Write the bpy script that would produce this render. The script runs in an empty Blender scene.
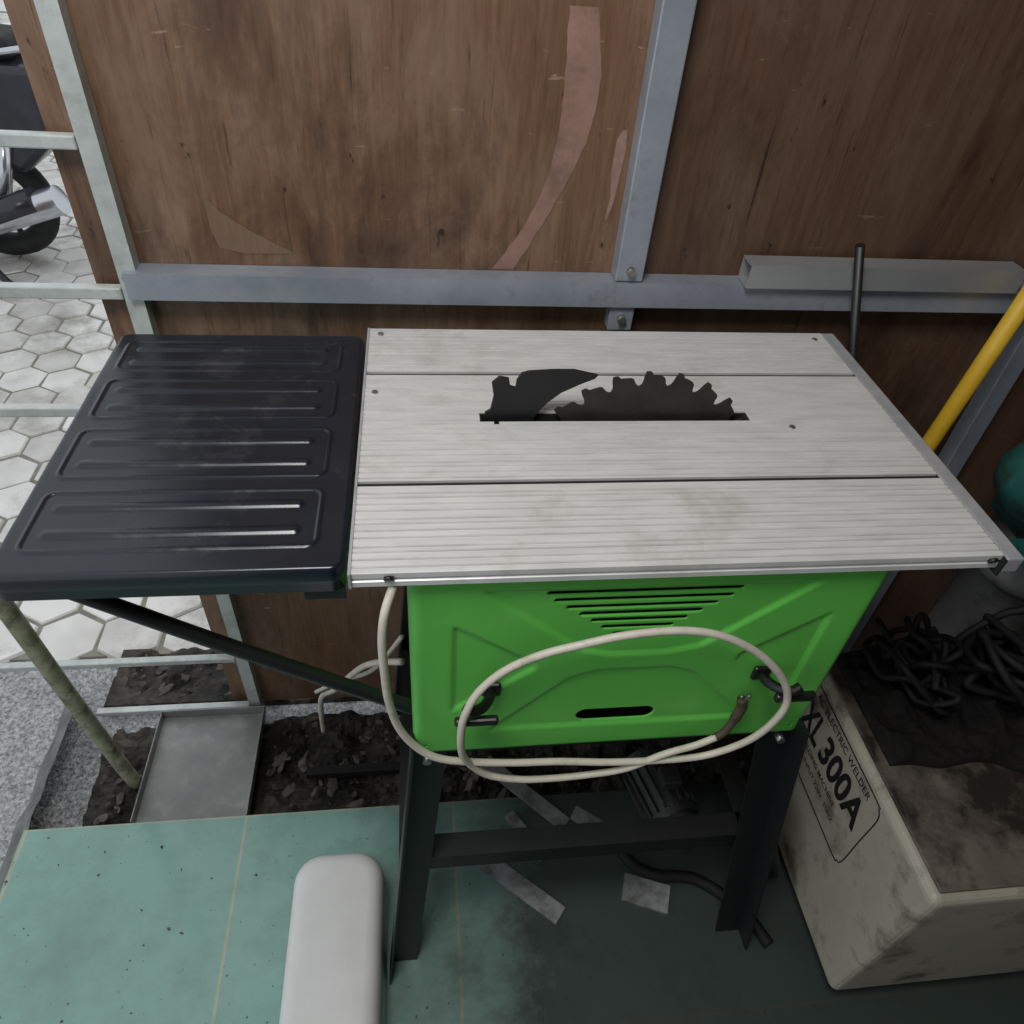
import bpy, bmesh, math, random
from mathutils import Vector, Matrix, noise
random.seed(4)
S=bpy.context.scene
COL=S.collection
S.view_settings.view_transform='Standard'

# ---------------------------------------------------------------- materials
def pm(name,c1,c2=None,scale=8,rough=.6,metal=0,bump=0,stretch=(1,1,1),detail=6,c3=None,s3=3,t3=(.5,.7),rough2=None,bscale=None,spec=.5,coat=0):
    m=bpy.data.materials.new(name); m.use_nodes=True; nt=m.node_tree; N=nt.nodes; L=nt.links
    b=N["Principled BSDF"]; b.inputs["Roughness"].default_value=rough; b.inputs["Metallic"].default_value=metal
    b.inputs["Specular IOR Level"].default_value=spec; b.inputs["Coat Weight"].default_value=coat
    b.inputs["Base Color"].default_value=(*c1,1)
    if c2 is None and bump==0: return m
    tc=N.new("ShaderNodeTexCoord"); mp=N.new("ShaderNodeMapping"); mp.inputs["Scale"].default_value=stretch
    L.new(tc.outputs["Object"],mp.inputs[0])
    nz=N.new("ShaderNodeTexNoise"); nz.inputs["Scale"].default_value=scale; nz.inputs["Detail"].default_value=detail
    nz.inputs["Roughness"].default_value=.65
    L.new(mp.outputs[0],nz.inputs["Vector"])
    if c2 is not None:
        r=N.new("ShaderNodeValToRGB"); r.color_ramp.elements[0].position=.35; r.color_ramp.elements[1].position=.65
        r.color_ramp.elements[0].color=(*c1,1); r.color_ramp.elements[1].color=(*c2,1)
        L.new(nz.outputs["Fac"],r.inputs[0]); out=r.outputs[0]
        if c3 is not None:
            n3=N.new("ShaderNodeTexNoise"); n3.inputs["Scale"].default_value=s3; n3.inputs["Detail"].default_value=8; n3.inputs["Roughness"].default_value=.7
            L.new(tc.outputs["Object"],n3.inputs["Vector"])
            r3=N.new("ShaderNodeValToRGB"); r3.color_ramp.elements[0].position=t3[0]; r3.color_ramp.elements[1].position=t3[1]
            L.new(n3.outputs["Fac"],r3.inputs[0])
            mx=N.new("ShaderNodeMix"); mx.data_type='RGBA'; L.new(r3.outputs[0],mx.inputs[0]); L.new(out,mx.inputs[6]); mx.inputs[7].default_value=(*c3,1)
            out=mx.outputs[2]
            if rough2 is not None:
                mr=N.new("ShaderNodeMapRange"); mr.inputs[3].default_value=rough; mr.inputs[4].default_value=rough2
                L.new(r3.outputs[0],mr.inputs[0]); L.new(mr.outputs[0],b.inputs["Roughness"])
        L.new(out,b.inputs["Base Color"])
    if bump:
        bn=N.new("ShaderNodeBump"); bn.inputs["Strength"].default_value=bump; bn.inputs["Distance"].default_value=.01
        if bscale:
            n4=N.new("ShaderNodeTexNoise"); n4.inputs["Scale"].default_value=bscale; n4.inputs["Detail"].default_value=4
            L.new(mp.outputs[0],n4.inputs["Vector"]); L.new(n4.outputs["Fac"],bn.inputs["Height"])
        else: L.new(nz.outputs["Fac"],bn.inputs["Height"])
        L.new(bn.outputs[0],b.inputs["Normal"])
    return m

M={}
M['alu']=pm("ribbed_aluminium",(.60,.60,.59),(.71,.71,.70),14,.38,.2,0,(1,6,1),c3=(.44,.42,.37),s3=8,t3=(.54,.76),rough2=.6)
M['alug']=pm("aluminium_groove_shade",(.24,.235,.22),(.36,.355,.34),14,.6,.1,0,(1,6,1))  # shade in the rib grooves, painted as a darker aluminium
M['alu_edge']=pm("aluminium_edge",(.36,.37,.39),(.48,.49,.51),30,.4,.3)
M['black']=pm("black_enamel",(.006,.009,.015),(.010,.013,.020),20,.24,0,0,c3=(.034,.035,.038),s3=13,t3=(.54,.78),rough2=.45)
M['blackm']=pm("black_steel",(.006,.007,.008),(.010,.010,.011),25,.45,0)
M['plastic']=pm("black_plastic",(.008,.008,.008),None,1,.35)
M['green']=pm("green_enamel",(.115,.47,.075),(.13,.52,.085),6,.30,0,c3=(.115,.39,.07),s3=14,t3=(.6,.85))
M['dark']=pm("void_shade",(.004,.004,.004),None,1,.9)  # near-black standing in for shade in gaps and openings
M['blade']=pm("blade_steel",(.022,.018,.015),(.036,.030,.025),40,.5,.2)
M['knife']=pm("knife_black",(.005,.006,.007),(.010,.010,.010),30,.55,0)
M['cord']=pm("cream_rubber",(.50,.46,.39),(.60,.56,.48),20,.5,0,c3=(.28,.23,.17),s3=25,t3=(.55,.8))
M['galv']=pm("galvanised_steel",(.25,.28,.33),(.36,.39,.44),10,.38,.3,0,(1,1,1),c3=(.18,.20,.23),s3=20,t3=(.55,.75))
M['galv3']=pm("tube_aluminium",(.31,.32,.33),(.40,.41,.42),6,.4,.4,0,(.3,1,1))
M['galv2']=pm("pale_galvanised_pipe",(.42,.46,.45),(.55,.58,.56),20,.5,.2,0,c3=(.25,.28,.24),s3=18,t3=(.5,.8))
M['mottle']=pm("mottled_green_pipe",(.18,.20,.12),(.36,.35,.25),30,.6,.1,c3=(.07,.055,.035),s3=34,t3=(.48,.68))
M['yellow']=pm("yellow_paint",(.62,.37,.02),(.70,.44,.04),15,.4)
M['steel']=pm("bolt_steel",(.25,.25,.25),(.4,.4,.4),50,.35,.8)
M['tray']=pm("dull_sheet_metal",(.17,.175,.17),(.27,.27,.26),6,.45,.3,0,c3=(.33,.34,.33),s3=12,t3=(.5,.8))
M['scrap']=pm("scrap_aluminium",(.20,.21,.22),(.30,.31,.31),12,.5,.3,c3=(.06,.055,.05),s3=20,t3=(.45,.7))
M['white']=pm("white_plastic",(.56,.56,.55),(.61,.61,.60),10,.5)
M['concrete']=pm("dirty_concrete",(.028,.023,.019),(.085,.073,.062),22,.8,0,.8,bscale=60,c3=(.010,.008,.007),s3=8,t3=(.40,.58))
M['pebble']=pm("debris",(.015,.012,.010),(.10,.09,.08),14,.85,0)
M['curb']=pm("worn_concrete_edge",(.08,.085,.08),(.20,.21,.20),30,.45,0,.5,bscale=90,c3=(.05,.052,.045),s3=9,t3=(.48,.66))
M['asphalt']=pm("wet_asphalt",(.10,.102,.105),(.55,.56,.57),130,.08,0,1.0,bscale=170,c3=(.07,.07,.072),s3=2.5,t3=(.58,.78),rough2=.35,spec=1.0,coat=.6)
M['grout']=pm("mossy_joint",(.16,.155,.125),(.26,.25,.21),15,.9)
M['cream']=pm("cream_paint",(.31,.29,.23),(.39,.365,.30),9,.5,0,c3=(.10,.08,.06),s3=9,t3=(.50,.66))
M['dirtytop']=pm("rusty_dusty_panel",(.09,.075,.060),(.15,.13,.104),10,.6,0,c3=(.018,.013,.010),s3=6,t3=(.44,.58))
M['ink']=pm("black_ink",(.005,.005,.005),None,1,.6)
M['teal']=pm("teal_enamel",(.012,.085,.073),(.026,.135,.118),12,.45,.1,c3=(.02,.02,.018),s3=16,t3=(.5,.68))
M['castiron']=pm("dusty_cast_iron",(.018,.018,.019),(.045,.045,.046),9,.6,.2,.3)
M['iron2']=pm("dusty_grey_paint",(.13,.132,.135),(.20,.202,.205),9,.5,.1,.1,c3=(.05,.05,.05),s3=10,t3=(.5,.7))
M['rust']=pm("rusty_brown_plastic",(.03,.02,.014),(.07,.045,.03),60,.7)
M['rubber']=pm("black_rubber",(.005,.005,.0055),(.010,.010,.010),30,.7,spec=.3)
M['tarp']=pm("black_tarpaulin",(.005,.005,.005),(.014,.012,.011),18,.9,0,.5,spec=.2)
M['pink']=pm("pink_primer",(.22,.125,.095),(.31,.185,.145),20,.7,c3=(.15,.088,.062),s3=12,t3=(.50,.68))
M['pale']=pm("bare_veneer",(.155,.098,.060),(.185,.12,.078),25,.75,0,0,(6,1,1))
M['bike']=pm("motorbike_plastic",(.015,.015,.02),(.03,.03,.04),8,.25)
M['chrome']=pm("chrome",(.5,.52,.55),None,1,.2,.9)
M['tyre']=pm("tyre_rubber",(.012,.012,.012),(.025,.025,.025),20,.8)
M['roof']=pm("light_blocker_sheet",(.10,.10,.095),(.14,.135,.13),5,.8)

def ply_mat(name,dark,light,pale,seed):
    m=bpy.data.materials.new(name); m.use_nodes=True; nt=m.node_tree; N=nt.nodes; L=nt.links
    b=N["Principled BSDF"]; b.inputs["Roughness"].default_value=.5
    tc=N.new("ShaderNodeTexCoord")
    def nz(sc,stretch,det=8,ro=.65,dist=0):
        mp=N.new("ShaderNodeMapping"); mp.inputs["Scale"].default_value=stretch; mp.inputs["Location"].default_value=(seed,seed*2,seed)
        L.new(tc.outputs["Object"],mp.inputs[0]); n=N.new("ShaderNodeTexNoise"); n.inputs["Scale"].default_value=sc
        n.inputs["Detail"].default_value=det; n.inputs["Roughness"].default_value=ro; n.inputs["Distortion"].default_value=dist
        L.new(mp.outputs[0],n.inputs["Vector"]); return n.outputs["Fac"]
    def ramp(f,a,bb):
        r=N.new("ShaderNodeValToRGB"); r.color_ramp.elements[0].position=a; r.color_ramp.elements[1].position=bb; L.new(f,r.inputs[0]); return r
    def mix(f,a,bcol):
        x=N.new("ShaderNodeMix"); x.data_type='RGBA'; L.new(f,x.inputs[0]); L.new(a,x.inputs[6]); x.inputs[7].default_value=(*bcol,1); return x.outputs[2]
    r=ramp(nz(5,(16,1,1.0),12,.76,.6),.34,.66); r.color_ramp.elements[0].color=(*dark,1); r.color_ramp.elements[1].color=(*light,1)
    c=mix(ramp(nz(3,(3.0,1,.9),9,.72,.6),.47,.70).outputs[0],r.outputs[0],pale)
    bl=ramp(nz(2.4,(2.2,1,.9),8,.72,.5),.50,.70); c=mix(bl.outputs[0],c,tuple(v*.5 for v in dark))
    st=ramp(nz(7,(11,1,.5),8,.78,.5),.58,.68)
    c=mix(st.outputs[0],c,tuple(v*.36 for v in dark))
    sc=ramp(nz(16,(1,1,6),5,.6,.3),.69,.72); c=mix(sc.outputs[0],c,tuple(v*1.2 for v in pale))
    sp=ramp(nz(40,(1,1,.5),3),.67,.72)
    c=mix(sp.outputs[0],c,tuple(v*.25 for v in dark))
    L.new(c,b.inputs["Base Color"]); return m
M['ply1']=ply_mat("reddish_plywood",(.105,.052,.028),(.200,.112,.064),(.24,.16,.108),1.3)
M['ply2']=ply_mat("dark_plywood",(.070,.036,.021),(.122,.068,.041),(.135,.088,.060),7.7)

def tile_mat():
    m=bpy.data.materials.new("mint_floor_tiles"); m.use_nodes=True; nt=m.node_tree; N=nt.nodes; L=nt.links
    b=N["Principled BSDF"]; b.inputs["Roughness"].default_value=.25
    tc=N.new("ShaderNodeTexCoord"); mp=N.new("ShaderNodeMapping"); mp.inputs["Location"].default_value=(.350,.10,0)
    L.new(tc.outputs["Object"],mp.inputs[0])
    br=N.new("ShaderNodeTexBrick"); br.offset=0; br.inputs["Scale"].default_value=1; br.inputs["Brick Width"].default_value=.4; br.inputs["Row Height"].default_value=.4
    br.inputs["Mortar Size"].default_value=.0028; br.inputs["Mortar Smooth"].default_value=.1
    br.inputs["Color1"].default_value=(.20,.355,.31,1); br.inputs["Color2"].default_value=(.21,.37,.325,1); br.inputs["Mortar"].default_value=(.36,.38,.29,1)
    L.new(mp.outputs[0],br.inputs["Vector"])
    n=N.new("ShaderNodeTexNoise"); n.inputs["Scale"].default_value=7; n.inputs["Detail"].default_value=8; n.inputs["Roughness"].default_value=.7; L.new(tc.outputs["Object"],n.inputs["Vector"])
    r=N.new("ShaderNodeValToRGB"); r.color_ramp.elements[0].position=.45; r.color_ramp.elements[1].position=.75; L.new(n.outputs["Fac"],r.inputs[0])
    sp=N.new("ShaderNodeTexNoise"); sp.inputs["Scale"].default_value=90; L.new(tc.outputs["Object"],sp.inputs["Vector"])
    rs=N.new("ShaderNodeValToRGB"); rs.color_ramp.elements[0].position=.70; rs.color_ramp.elements[1].position=.74; L.new(sp.outputs["Fac"],rs.inputs[0])
    x=N.new("ShaderNodeMix"); x.data_type='RGBA'; L.new(r.outputs[0],x.inputs[0]); L.new(br.outputs[0],x.inputs[6]); x.inputs[7].default_value=(.15,.24,.20,1)
    y=N.new("ShaderNodeMix"); y.data_type='RGBA'; L.new(rs.outputs[0],y.inputs[0]); L.new(x.outputs[2],y.inputs[6]); y.inputs[7].default_value=(.04,.04,.03,1)
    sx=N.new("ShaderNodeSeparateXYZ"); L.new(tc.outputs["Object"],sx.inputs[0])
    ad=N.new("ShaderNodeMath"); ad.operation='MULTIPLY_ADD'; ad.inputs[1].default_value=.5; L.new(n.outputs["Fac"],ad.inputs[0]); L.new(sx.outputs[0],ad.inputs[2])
    mg=N.new("ShaderNodeMapRange"); mg.inputs[1].default_value=.05; mg.inputs[2].default_value=.46; mg.inputs[3].default_value=0; mg.inputs[4].default_value=.94; L.new(ad.outputs[0],mg.inputs[0])  # shade over the right side of the floor, painted as darkening along x
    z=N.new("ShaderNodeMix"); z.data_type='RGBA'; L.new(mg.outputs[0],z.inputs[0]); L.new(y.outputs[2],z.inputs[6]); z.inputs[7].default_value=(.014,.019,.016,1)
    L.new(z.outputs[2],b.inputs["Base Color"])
    mr=N.new("ShaderNodeMapRange"); mr.inputs[3].default_value=.12; mr.inputs[4].default_value=.45; L.new(r.outputs[0],mr.inputs[0])
    m2=N.new("ShaderNodeMath"); m2.operation='MULTIPLY_ADD'; m2.inputs[1].default_value=.5; L.new(mg.outputs[0],m2.inputs[0]); L.new(mr.outputs[0],m2.inputs[2]); L.new(m2.outputs[0],b.inputs["Roughness"])
    return m
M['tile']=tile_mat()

def paver_mat():
    m=bpy.data.materials.new("grey_pavers"); m.use_nodes=True; nt=m.node_tree; N=nt.nodes; L=nt.links
    b=N["Principled BSDF"]; b.inputs["Roughness"].default_value=.5
    a=N.new("ShaderNodeAttribute"); a.attribute_name="cell"
    tc=N.new("ShaderNodeTexCoord"); n=N.new("ShaderNodeTexNoise"); n.inputs["Scale"].default_value=9; n.inputs["Detail"].default_value=8; L.new(tc.outputs["Object"],n.inputs["Vector"])
    ad=N.new("ShaderNodeMath"); ad.operation='MULTIPLY_ADD'; ad.inputs[1].default_value=.5; L.new(a.outputs["Fac"],ad.inputs[0]); 
    L.new(n.outputs["Fac"],ad.inputs[2])
    r=N.new("ShaderNodeValToRGB"); r.color_ramp.elements[0].position=.3; r.color_ramp.elements[1].position=1.
    r.color_ramp.elements[0].color=(.40,.385,.36,1); r.color_ramp.elements[1].color=(.74,.725,.695,1)
    L.new(ad.outputs[0],r.inputs[0])
    n2=N.new("ShaderNodeTexNoise"); n2.inputs["Scale"].default_value=3; n2.inputs["Detail"].default_value=10; n2.inputs["Roughness"].default_value=.75; L.new(tc.outputs["Object"],n2.inputs["Vector"])
    r2=N.new("ShaderNodeValToRGB"); r2.color_ramp.elements[0].position=.50; r2.color_ramp.elements[1].position=.68; L.new(n2.outputs["Fac"],r2.inputs[0])
    x=N.new("ShaderNodeMix"); x.data_type='RGBA'; L.new(r2.outputs[0],x.inputs[0]); L.new(r.outputs[0],x.inputs[6]); x.inputs[7].default_value=(.29,.28,.24,1)
    L.new(x.outputs[2],b.inputs["Base Color"]); return m
M['paver']=paver_mat()

# ---------------------------------------------------------------- helpers
def finish(name,bm,mat,smooth=False,parent=None):
    me=bpy.data.meshes.new(name); bmesh.ops.recalc_face_normals(bm,faces=bm.faces); bm.to_mesh(me); bm.free()
    o=bpy.data.objects.new(name,me); COL.objects.link(o)
    if mat: me.materials.append(M[mat] if isinstance(mat,str) else mat)
    if smooth:
        for p in me.polygons: p.use_smooth=True
    if parent: o.parent=parent
    return o
def bev(o,w,seg=2):
    md=o.modifiers.new("bevel","BEVEL"); md.width=w; md.segments=seg; md.limit_method='ANGLE'; md.angle_limit=math.radians(40)
    return o
def add_box(bm,x0,x1,y0,y1,z0,z1):
    v=[bm.verts.new(p) for p in [(x0,y0,z0),(x1,y0,z0),(x1,y1,z0),(x0,y1,z0),(x0,y0,z1),(x1,y0,z1),(x1,y1,z1),(x0,y1,z1)]]
    for f in [(0,1,2,3),(4,5,6,7),(0,1,5,4),(1,2,6,5),(2,3,7,6),(3,0,4,7)]: bm.faces.new([v[i] for i in f])
    return v
def box(name,b,mat,bevel=0,parent=None):
    bm=bmesh.new(); add_box(bm,*b); o=finish(name,bm,mat,False,parent)
    if bevel: bev(o,bevel)
    return o
def boxes(name,bl,mat,bevel=0,parent=None):
    bm=bmesh.new()
    for b in bl: add_box(bm,*b)
    o=finish(name,bm,mat,False,parent)
    if bevel: bev(o,bevel)
    return o
def frame_of(d):
    d=d.normalized(); up=Vector((0,0,1)) if abs(d.z)<.9 else Vector((0,1,0))
    s=d.cross(up).normalized(); return d,s,s.cross(d).normalized()
def add_cyl(bm,a,b,r1,r2=None,n=20,cap=True):
    a=Vector(a); b=Vector(b); r2=r1 if r2 is None else r2
    d,s,u=frame_of(b-a)
    A=[bm.verts.new(a+(s*math.cos(t)+u*math.sin(t))*r1) for t in [2*math.pi*i/n for i in range(n)]]
    B=[bm.verts.new(b+(s*math.cos(t)+u*math.sin(t))*r2) for t in [2*math.pi*i/n for i in range(n)]]
    for i in range(n): bm.faces.new([A[i],A[(i+1)%n],B[(i+1)%n],B[i]])
    if cap: bm.faces.new(A); bm.faces.new(B)
def cyl(name,a,b,r1,mat,r2=None,parent=None,n=20,bevel=0):
    bm=bmesh.new(); add_cyl(bm,a,b,r1,r2,n); o=finish(name,bm,mat,False,parent)
    for p in o.data.polygons:
        if len(p.vertices)==4: p.use_smooth=True
    if bevel: bev(o,bevel)
    return o
def lathe(name,a,b,prof,mat,n=40):
    a=Vector(a); b=Vector(b); d,s,u=frame_of(b-a); bm=bmesh.new(); R_=[]
    for t,r in prof:
        R_.append([bm.verts.new(a+(b-a)*t+(s*math.cos(2*math.pi*i/n)+u*math.sin(2*math.pi*i/n))*r) for i in range(n)])
    for A,B in zip(R_,R_[1:]):
        for i in range(n): bm.faces.new([A[i],A[(i+1)%n],B[(i+1)%n],B[i]])
    bm.faces.new(R_[0]); bm.faces.new(R_[-1])
    return finish(name,bm,mat,True)
def beam(name,a,b,prof,mat,parent=None,side=None,bevel=0):
    a=Vector(a); b=Vector(b); d=(b-a).normalized(); s=Vector(side); s=(s-d*s.dot(d)).normalized(); u=d.cross(s)
    bm=bmesh.new()
    A=[bm.verts.new(a+s*p[0]+u*p[1]) for p in prof]; B=[bm.verts.new(b+s*p[0]+u*p[1]) for p in prof]
    n=len(prof)
    for i in range(n): bm.faces.new([A[i],A[(i+1)%n],B[(i+1)%n],B[i]])
    bm.faces.new(A); bm.faces.new(B)
    o=finish(name,bm,mat,False,parent)
    if bevel: bev(o,bevel)
    return o
def rect(w,h): return [(-w/2,-h/2),(w/2,-h/2),(w/2,h/2),(-w/2,h/2)]
def catmull(P,k=10,closed=False):
    P=[Vector(p) for p in P]; out=[]
    n=len(P); rng=n if closed else n-1
    for i in range(rng):
        if closed: p0,p1,p2,p3=P[(i-1)%n],P[i],P[(i+1)%n],P[(i+2)%n]
        else: p0,p1,p2,p3=P[max(i-1,0)],P[i],P[i+1],P[min(i+2,n-1)]
        for j in range(k):
            t=j/k; out.append(.5*((2*p1)+(-p0+p2)*t+(2*p0-5*p1+4*p2-p3)*t*t+(-p0+3*p1-3*p2+p3)*t**3))
    if not closed: out.append(P[-1])
    return out
def tube(name,P,r,mat,parent=None,closed=False,k=10,n=10):
    Q=catmull(P,k,closed); bm=bmesh.new(); rings=[]; prev=None
    for i,q in enumerate(Q):
        if closed: d=Q[(i+1)%len(Q)]-Q[i-1]
        else: d=Q[min(i+1,len(Q)-1)]-Q[max(i-1,0)]
        d.normalize()
        if prev is None: _,s,u=frame_of(d)
        else:
            s=(prev-d*prev.dot(d)).normalized(); u=s.cross(d)
        prev=s; u=s.cross(d)
        rings.append([bm.verts.new(q+(s*math.cos(t)+u*math.sin(t))*r) for t in [2*math.pi*j/n for j in range(n)]])
    m=len(rings)
    for i in range(m if closed else m-1):
        A=rings[i]; B=rings[(i+1)%m]
        for j in range(n): bm.faces.new([A[j],A[(j+1)%n],B[(j+1)%n],B[j]])
    if not closed: bm.faces.new(rings[0]); bm.faces.new(rings[-1])
    return finish(name,bm,mat,True,parent)
def prism(name,poly,axis,a,b,mat,parent=None,bevel=0):
    f={'y':lambda p,t:(p[0],t,p[1]),'z':lambda p,t:(p[0],p[1],t),'x':lambda p,t:(t,p[0],p[1])}[axis]
    bm=bmesh.new(); A=[bm.verts.new(f(p,a)) for p in poly]; B=[bm.verts.new(f(p,b)) for p in poly]; n=len(poly)
    for i in range(n): bm.faces.new([A[i],A[(i+1)%n],B[(i+1)%n],B[i]])
    bm.faces.new(A); bm.faces.new(B)
    o=finish(name,bm,mat,False,parent)
    if bevel: bev(o,bevel)
    return o
def capsule(cx,cz,hw,hh,n=8):
    P=[]
    for i in range(n+1):
        t=-math.pi/2+math.pi*i/n; P.append((cx+hw-hh+hh*math.cos(t),cz+hh*math.sin(t)))
    for i in range(n+1):
        t=math.pi/2+math.pi*i/n; P.append((cx-hw+hh+hh*math.cos(t),cz+hh*math.sin(t)))
    return P
def empty(name,loc):
    o=bpy.data.objects.new(name,None); o.location=loc; o.empty_display_size=.05; COL.objects.link(o); return o
def thing(o,label,cat,group=None):
    o["label"]=label; o["category"]=cat
    if group: o["group"]=group
    return o
def attach(root,objs):
    bpy.context.view_layer.update()
    for o in objs:
        o.parent=root; o.matrix_parent_inverse=root.matrix_world.inverted()
def boolean(o,cutters):
    for c in cutters:
        md=o.modifiers.new("b","BOOLEAN"); md.operation='DIFFERENCE'; md.object=c; md.solver='EXACT'
    dg=bpy.context.evaluated_depsgraph_get(); dg.update()
    me=bpy.data.meshes.new_from_object(o.evaluated_get(dg)); o.modifiers.clear(); o.data=me
    for c in cutters: bpy.data.objects.remove(c)
def struct(o,label=None):
    o["kind"]="structure"
    if label: o["label"]=label
    return o

# ================================================================ SETTING
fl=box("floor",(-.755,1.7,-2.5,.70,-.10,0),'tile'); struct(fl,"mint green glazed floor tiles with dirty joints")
gr=box("ground",(-9,3.0,-3.5,12,-.30,-.112),'asphalt'); struct(gr,"wet speckled asphalt ground")
bm=bmesh.new(); V=[]
for j in range(61):
    y=-.2+1.24*j/60; row=[]
    for i in range(9):
        t=i/8; x=-.83+.073*t+ (.02*noise.noise(Vector((y*9,0,0))) if i<3 else 0)
        z=-.115+.100*(t**.8)+.010*noise.noise(Vector((x*25,y*25,0)))*(0 if i in(0,) else 1)
        row.append(bm.verts.new((x,y,z)))
    V.append(row)
for j in range(60):
    for i in range(8): bm.faces.new([V[j][i],V[j][i+1],V[j+1][i+1],V[j+1][i]])
o=finish("trim_1",bm,'curb',True); struct(o,"worn sloping concrete edge beside the tiles")

def rubble(name,x0,x1,y0,y1,zb,cap,nx,ny,count,label,skip=None,sizes=(.002,.003,.004,.005,.007,.010)):
    bm=bmesh.new(); V=[]
    for j in range(ny+1):
        row=[]
        for i in range(nx+1):
            x=x0+i*((x1-x0)/nx); y=y0+j*((y1-y0)/ny)
            h=.030*noise.fractal(Vector((x*13,y*13,0)),1,2,7)+.010*abs(noise.noise(Vector((x*60,y*60,1))))
            z=min(zb+h,cap)
            if skip and skip(x,y): z=min(z,cap-.010)
            if i==0 or j==0 or i==nx or j==ny: z=-.1115
            row.append(bm.verts.new((x,y,max(z,-.1115))))
        V.append(row)
    for j in range(ny):
        for i in range(nx): bm.faces.new([V[j][i],V[j][i+1],V[j+1][i+1],V[j+1][i]])
    nb=len(bm.faces)
    for i in range(count):
        x=random.uniform(x0+.03,x1-.03); y=random.uniform(y0+.015,y1-.015); s=random.choice(sizes)
        if skip and skip(x,y): continue
        mt=Matrix.Translation((x,y,cap-.006+s*.2))@Matrix.Rotation(random.random()*6,4,'Z')@Matrix.Rotation(random.uniform(-.4,.4),4,'X')@Matrix.Diagonal((s*random.uniform(.8,2.6),s,s*random.uniform(.3,.8),1))
        r=bmesh.ops.create_icosphere(bm,subdivisions=1,radius=1,matrix=mt)
        for v in r['verts']: v.co+=Vector([random.uniform(-.35,.35)*s for _ in range(3)])
    bm.faces.ensure_lookup_table()
    for k in range(nb,len(bm.faces)): bm.faces[k].material_index=1
    o=finish(name,bm,'concrete',False); o.data.materials.append(M['pebble'])
    o["kind"]="stuff"; return thing(o,label,"rubble")
rubble("rubble",-.70,1.02,.702,.964,-.085,-.052,230,60,520,"strip of dark dirty rubble and soil between tiles and wall",lambda x,y:(-.61<x<-.33 and y>.725))
rubble("soil",-.74,.2,1.02,1.19,-.095,-.088,120,30,200,"dark soil and litter along the outside of the wall")

bm=bmesh.new(); R=.088; w=R*math.sqrt(3); lay=bm.faces.layers.float.new("cell")
j=0; y=1.24
while y<9:
    x=-5+(w/2 if j%2 else 0)
    while x<.6:
        rr_=R*random.uniform(.955,.985); val=random.random(); dz=random.uniform(-.004,.004); ox=random.uniform(-.003,.003); oy=random.uniform(-.003,.003)
        tp=[]; low=[]; jit=[random.uniform(.96,1.03) for _ in range(6)]
        for k in range(6):
            t=math.pi/6+k*math.pi/3
            tp.append(bm.verts.new((x+ox+(rr_-.005)*jit[k]*math.cos(t),y+oy+(rr_-.005)*jit[k]*math.sin(t),-.10+dz)))
            low.append(bm.verts.new((x+ox+rr_*jit[k]*math.cos(t),y+oy+rr_*jit[k]*math.sin(t),-.109)))
        f=bm.faces.new(tp); f[lay]=val
        for k in range(6):
            f=bm.faces.new([low[k],low[(k+1)%6],tp[(k+1)%6],tp[k]]); f[lay]=val
        x+=w
    y+=R*1.5; j+=1
o=finish("hexagonal_paving",bm,'paver'); o["kind"]="structure"; o["label"]="grey hexagonal concrete pavers outside"
o=box("paving_bed",(-5.2,.7,1.18,9.1,-.13,-.105),'grout'); struct(o,"mossy joints between pavers")

w1=box("wall_back",(-.435,.2965,1.0,1.012,-.06,2.4),'ply1'); struct(w1,"stained reddish brown plywood sheet")
w2=box("wall_back.001",(.2975,1.7,1.0,1.012,-.06,2.4),'ply2'); struct(w2,"darker stained plywood sheet")
w3=box("wall_right",(1.7,1.72,-1.6,1.012,-.1,2.4),'ply2'); struct(w3)
w4=box("light_blocker_wall",(-.75,1.72,-1.62,-1.6,-.1,2.4),'roof'); struct(w4)  # unseen wall added behind the camera to block sky light
ce=box("light_blocker_roof",(-.75,1.75,-1.62,1.06,2.4,2.42),'roof'); struct(ce,"plain roof sheet added out of view to block sky light")  # unseen roof added so sky light enters only from the sides
def smear(name,c,mat,y):
    bm=bmesh.new(); bm.faces.new([bm.verts.new((p[0],y,p[1])) for p in c]); o=finish(name,bm,mat); attach(w1,[o]); return o
L_=[];R_=[]
for i in range(70):
    t=i/69; z=1.30-(1.30-.984)*t; xc=.196-.085*max(0,t-.15)**1.9/.85**1.9*.9+.014*math.sin(t*3.1); hw=.017+.005*math.sin(t*6)
    L_.append((xc-hw+.0015*noise.noise(Vector((i*.3,0,0)))+.0006*noise.noise(Vector((i*1.7,0,3))),z)); R_.append((xc+hw+.002*noise.noise(Vector((i*.3,5,0)))+.0006*noise.noise(Vector((i*1.7,4,3))),z))
smear("paint_smear",L_+R_[::-1],'pink',.9992)
smear("paint_smear",[(.258,1.16),(.264,1.172),(.270,1.172),(.272,1.15),(.270,1.12),(.266,1.08),(.260,1.057),(.258,1.06),(.261,1.09),(.257,1.12)],'pink',.9992)
smear("veneer_tear",[(-.27,1.075),(-.255,1.055),(-.22,1.03),(-.165,1.0),(-.23,.998),(-.262,1.005),(-.27,1.03)],'pale',.9992)

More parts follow.
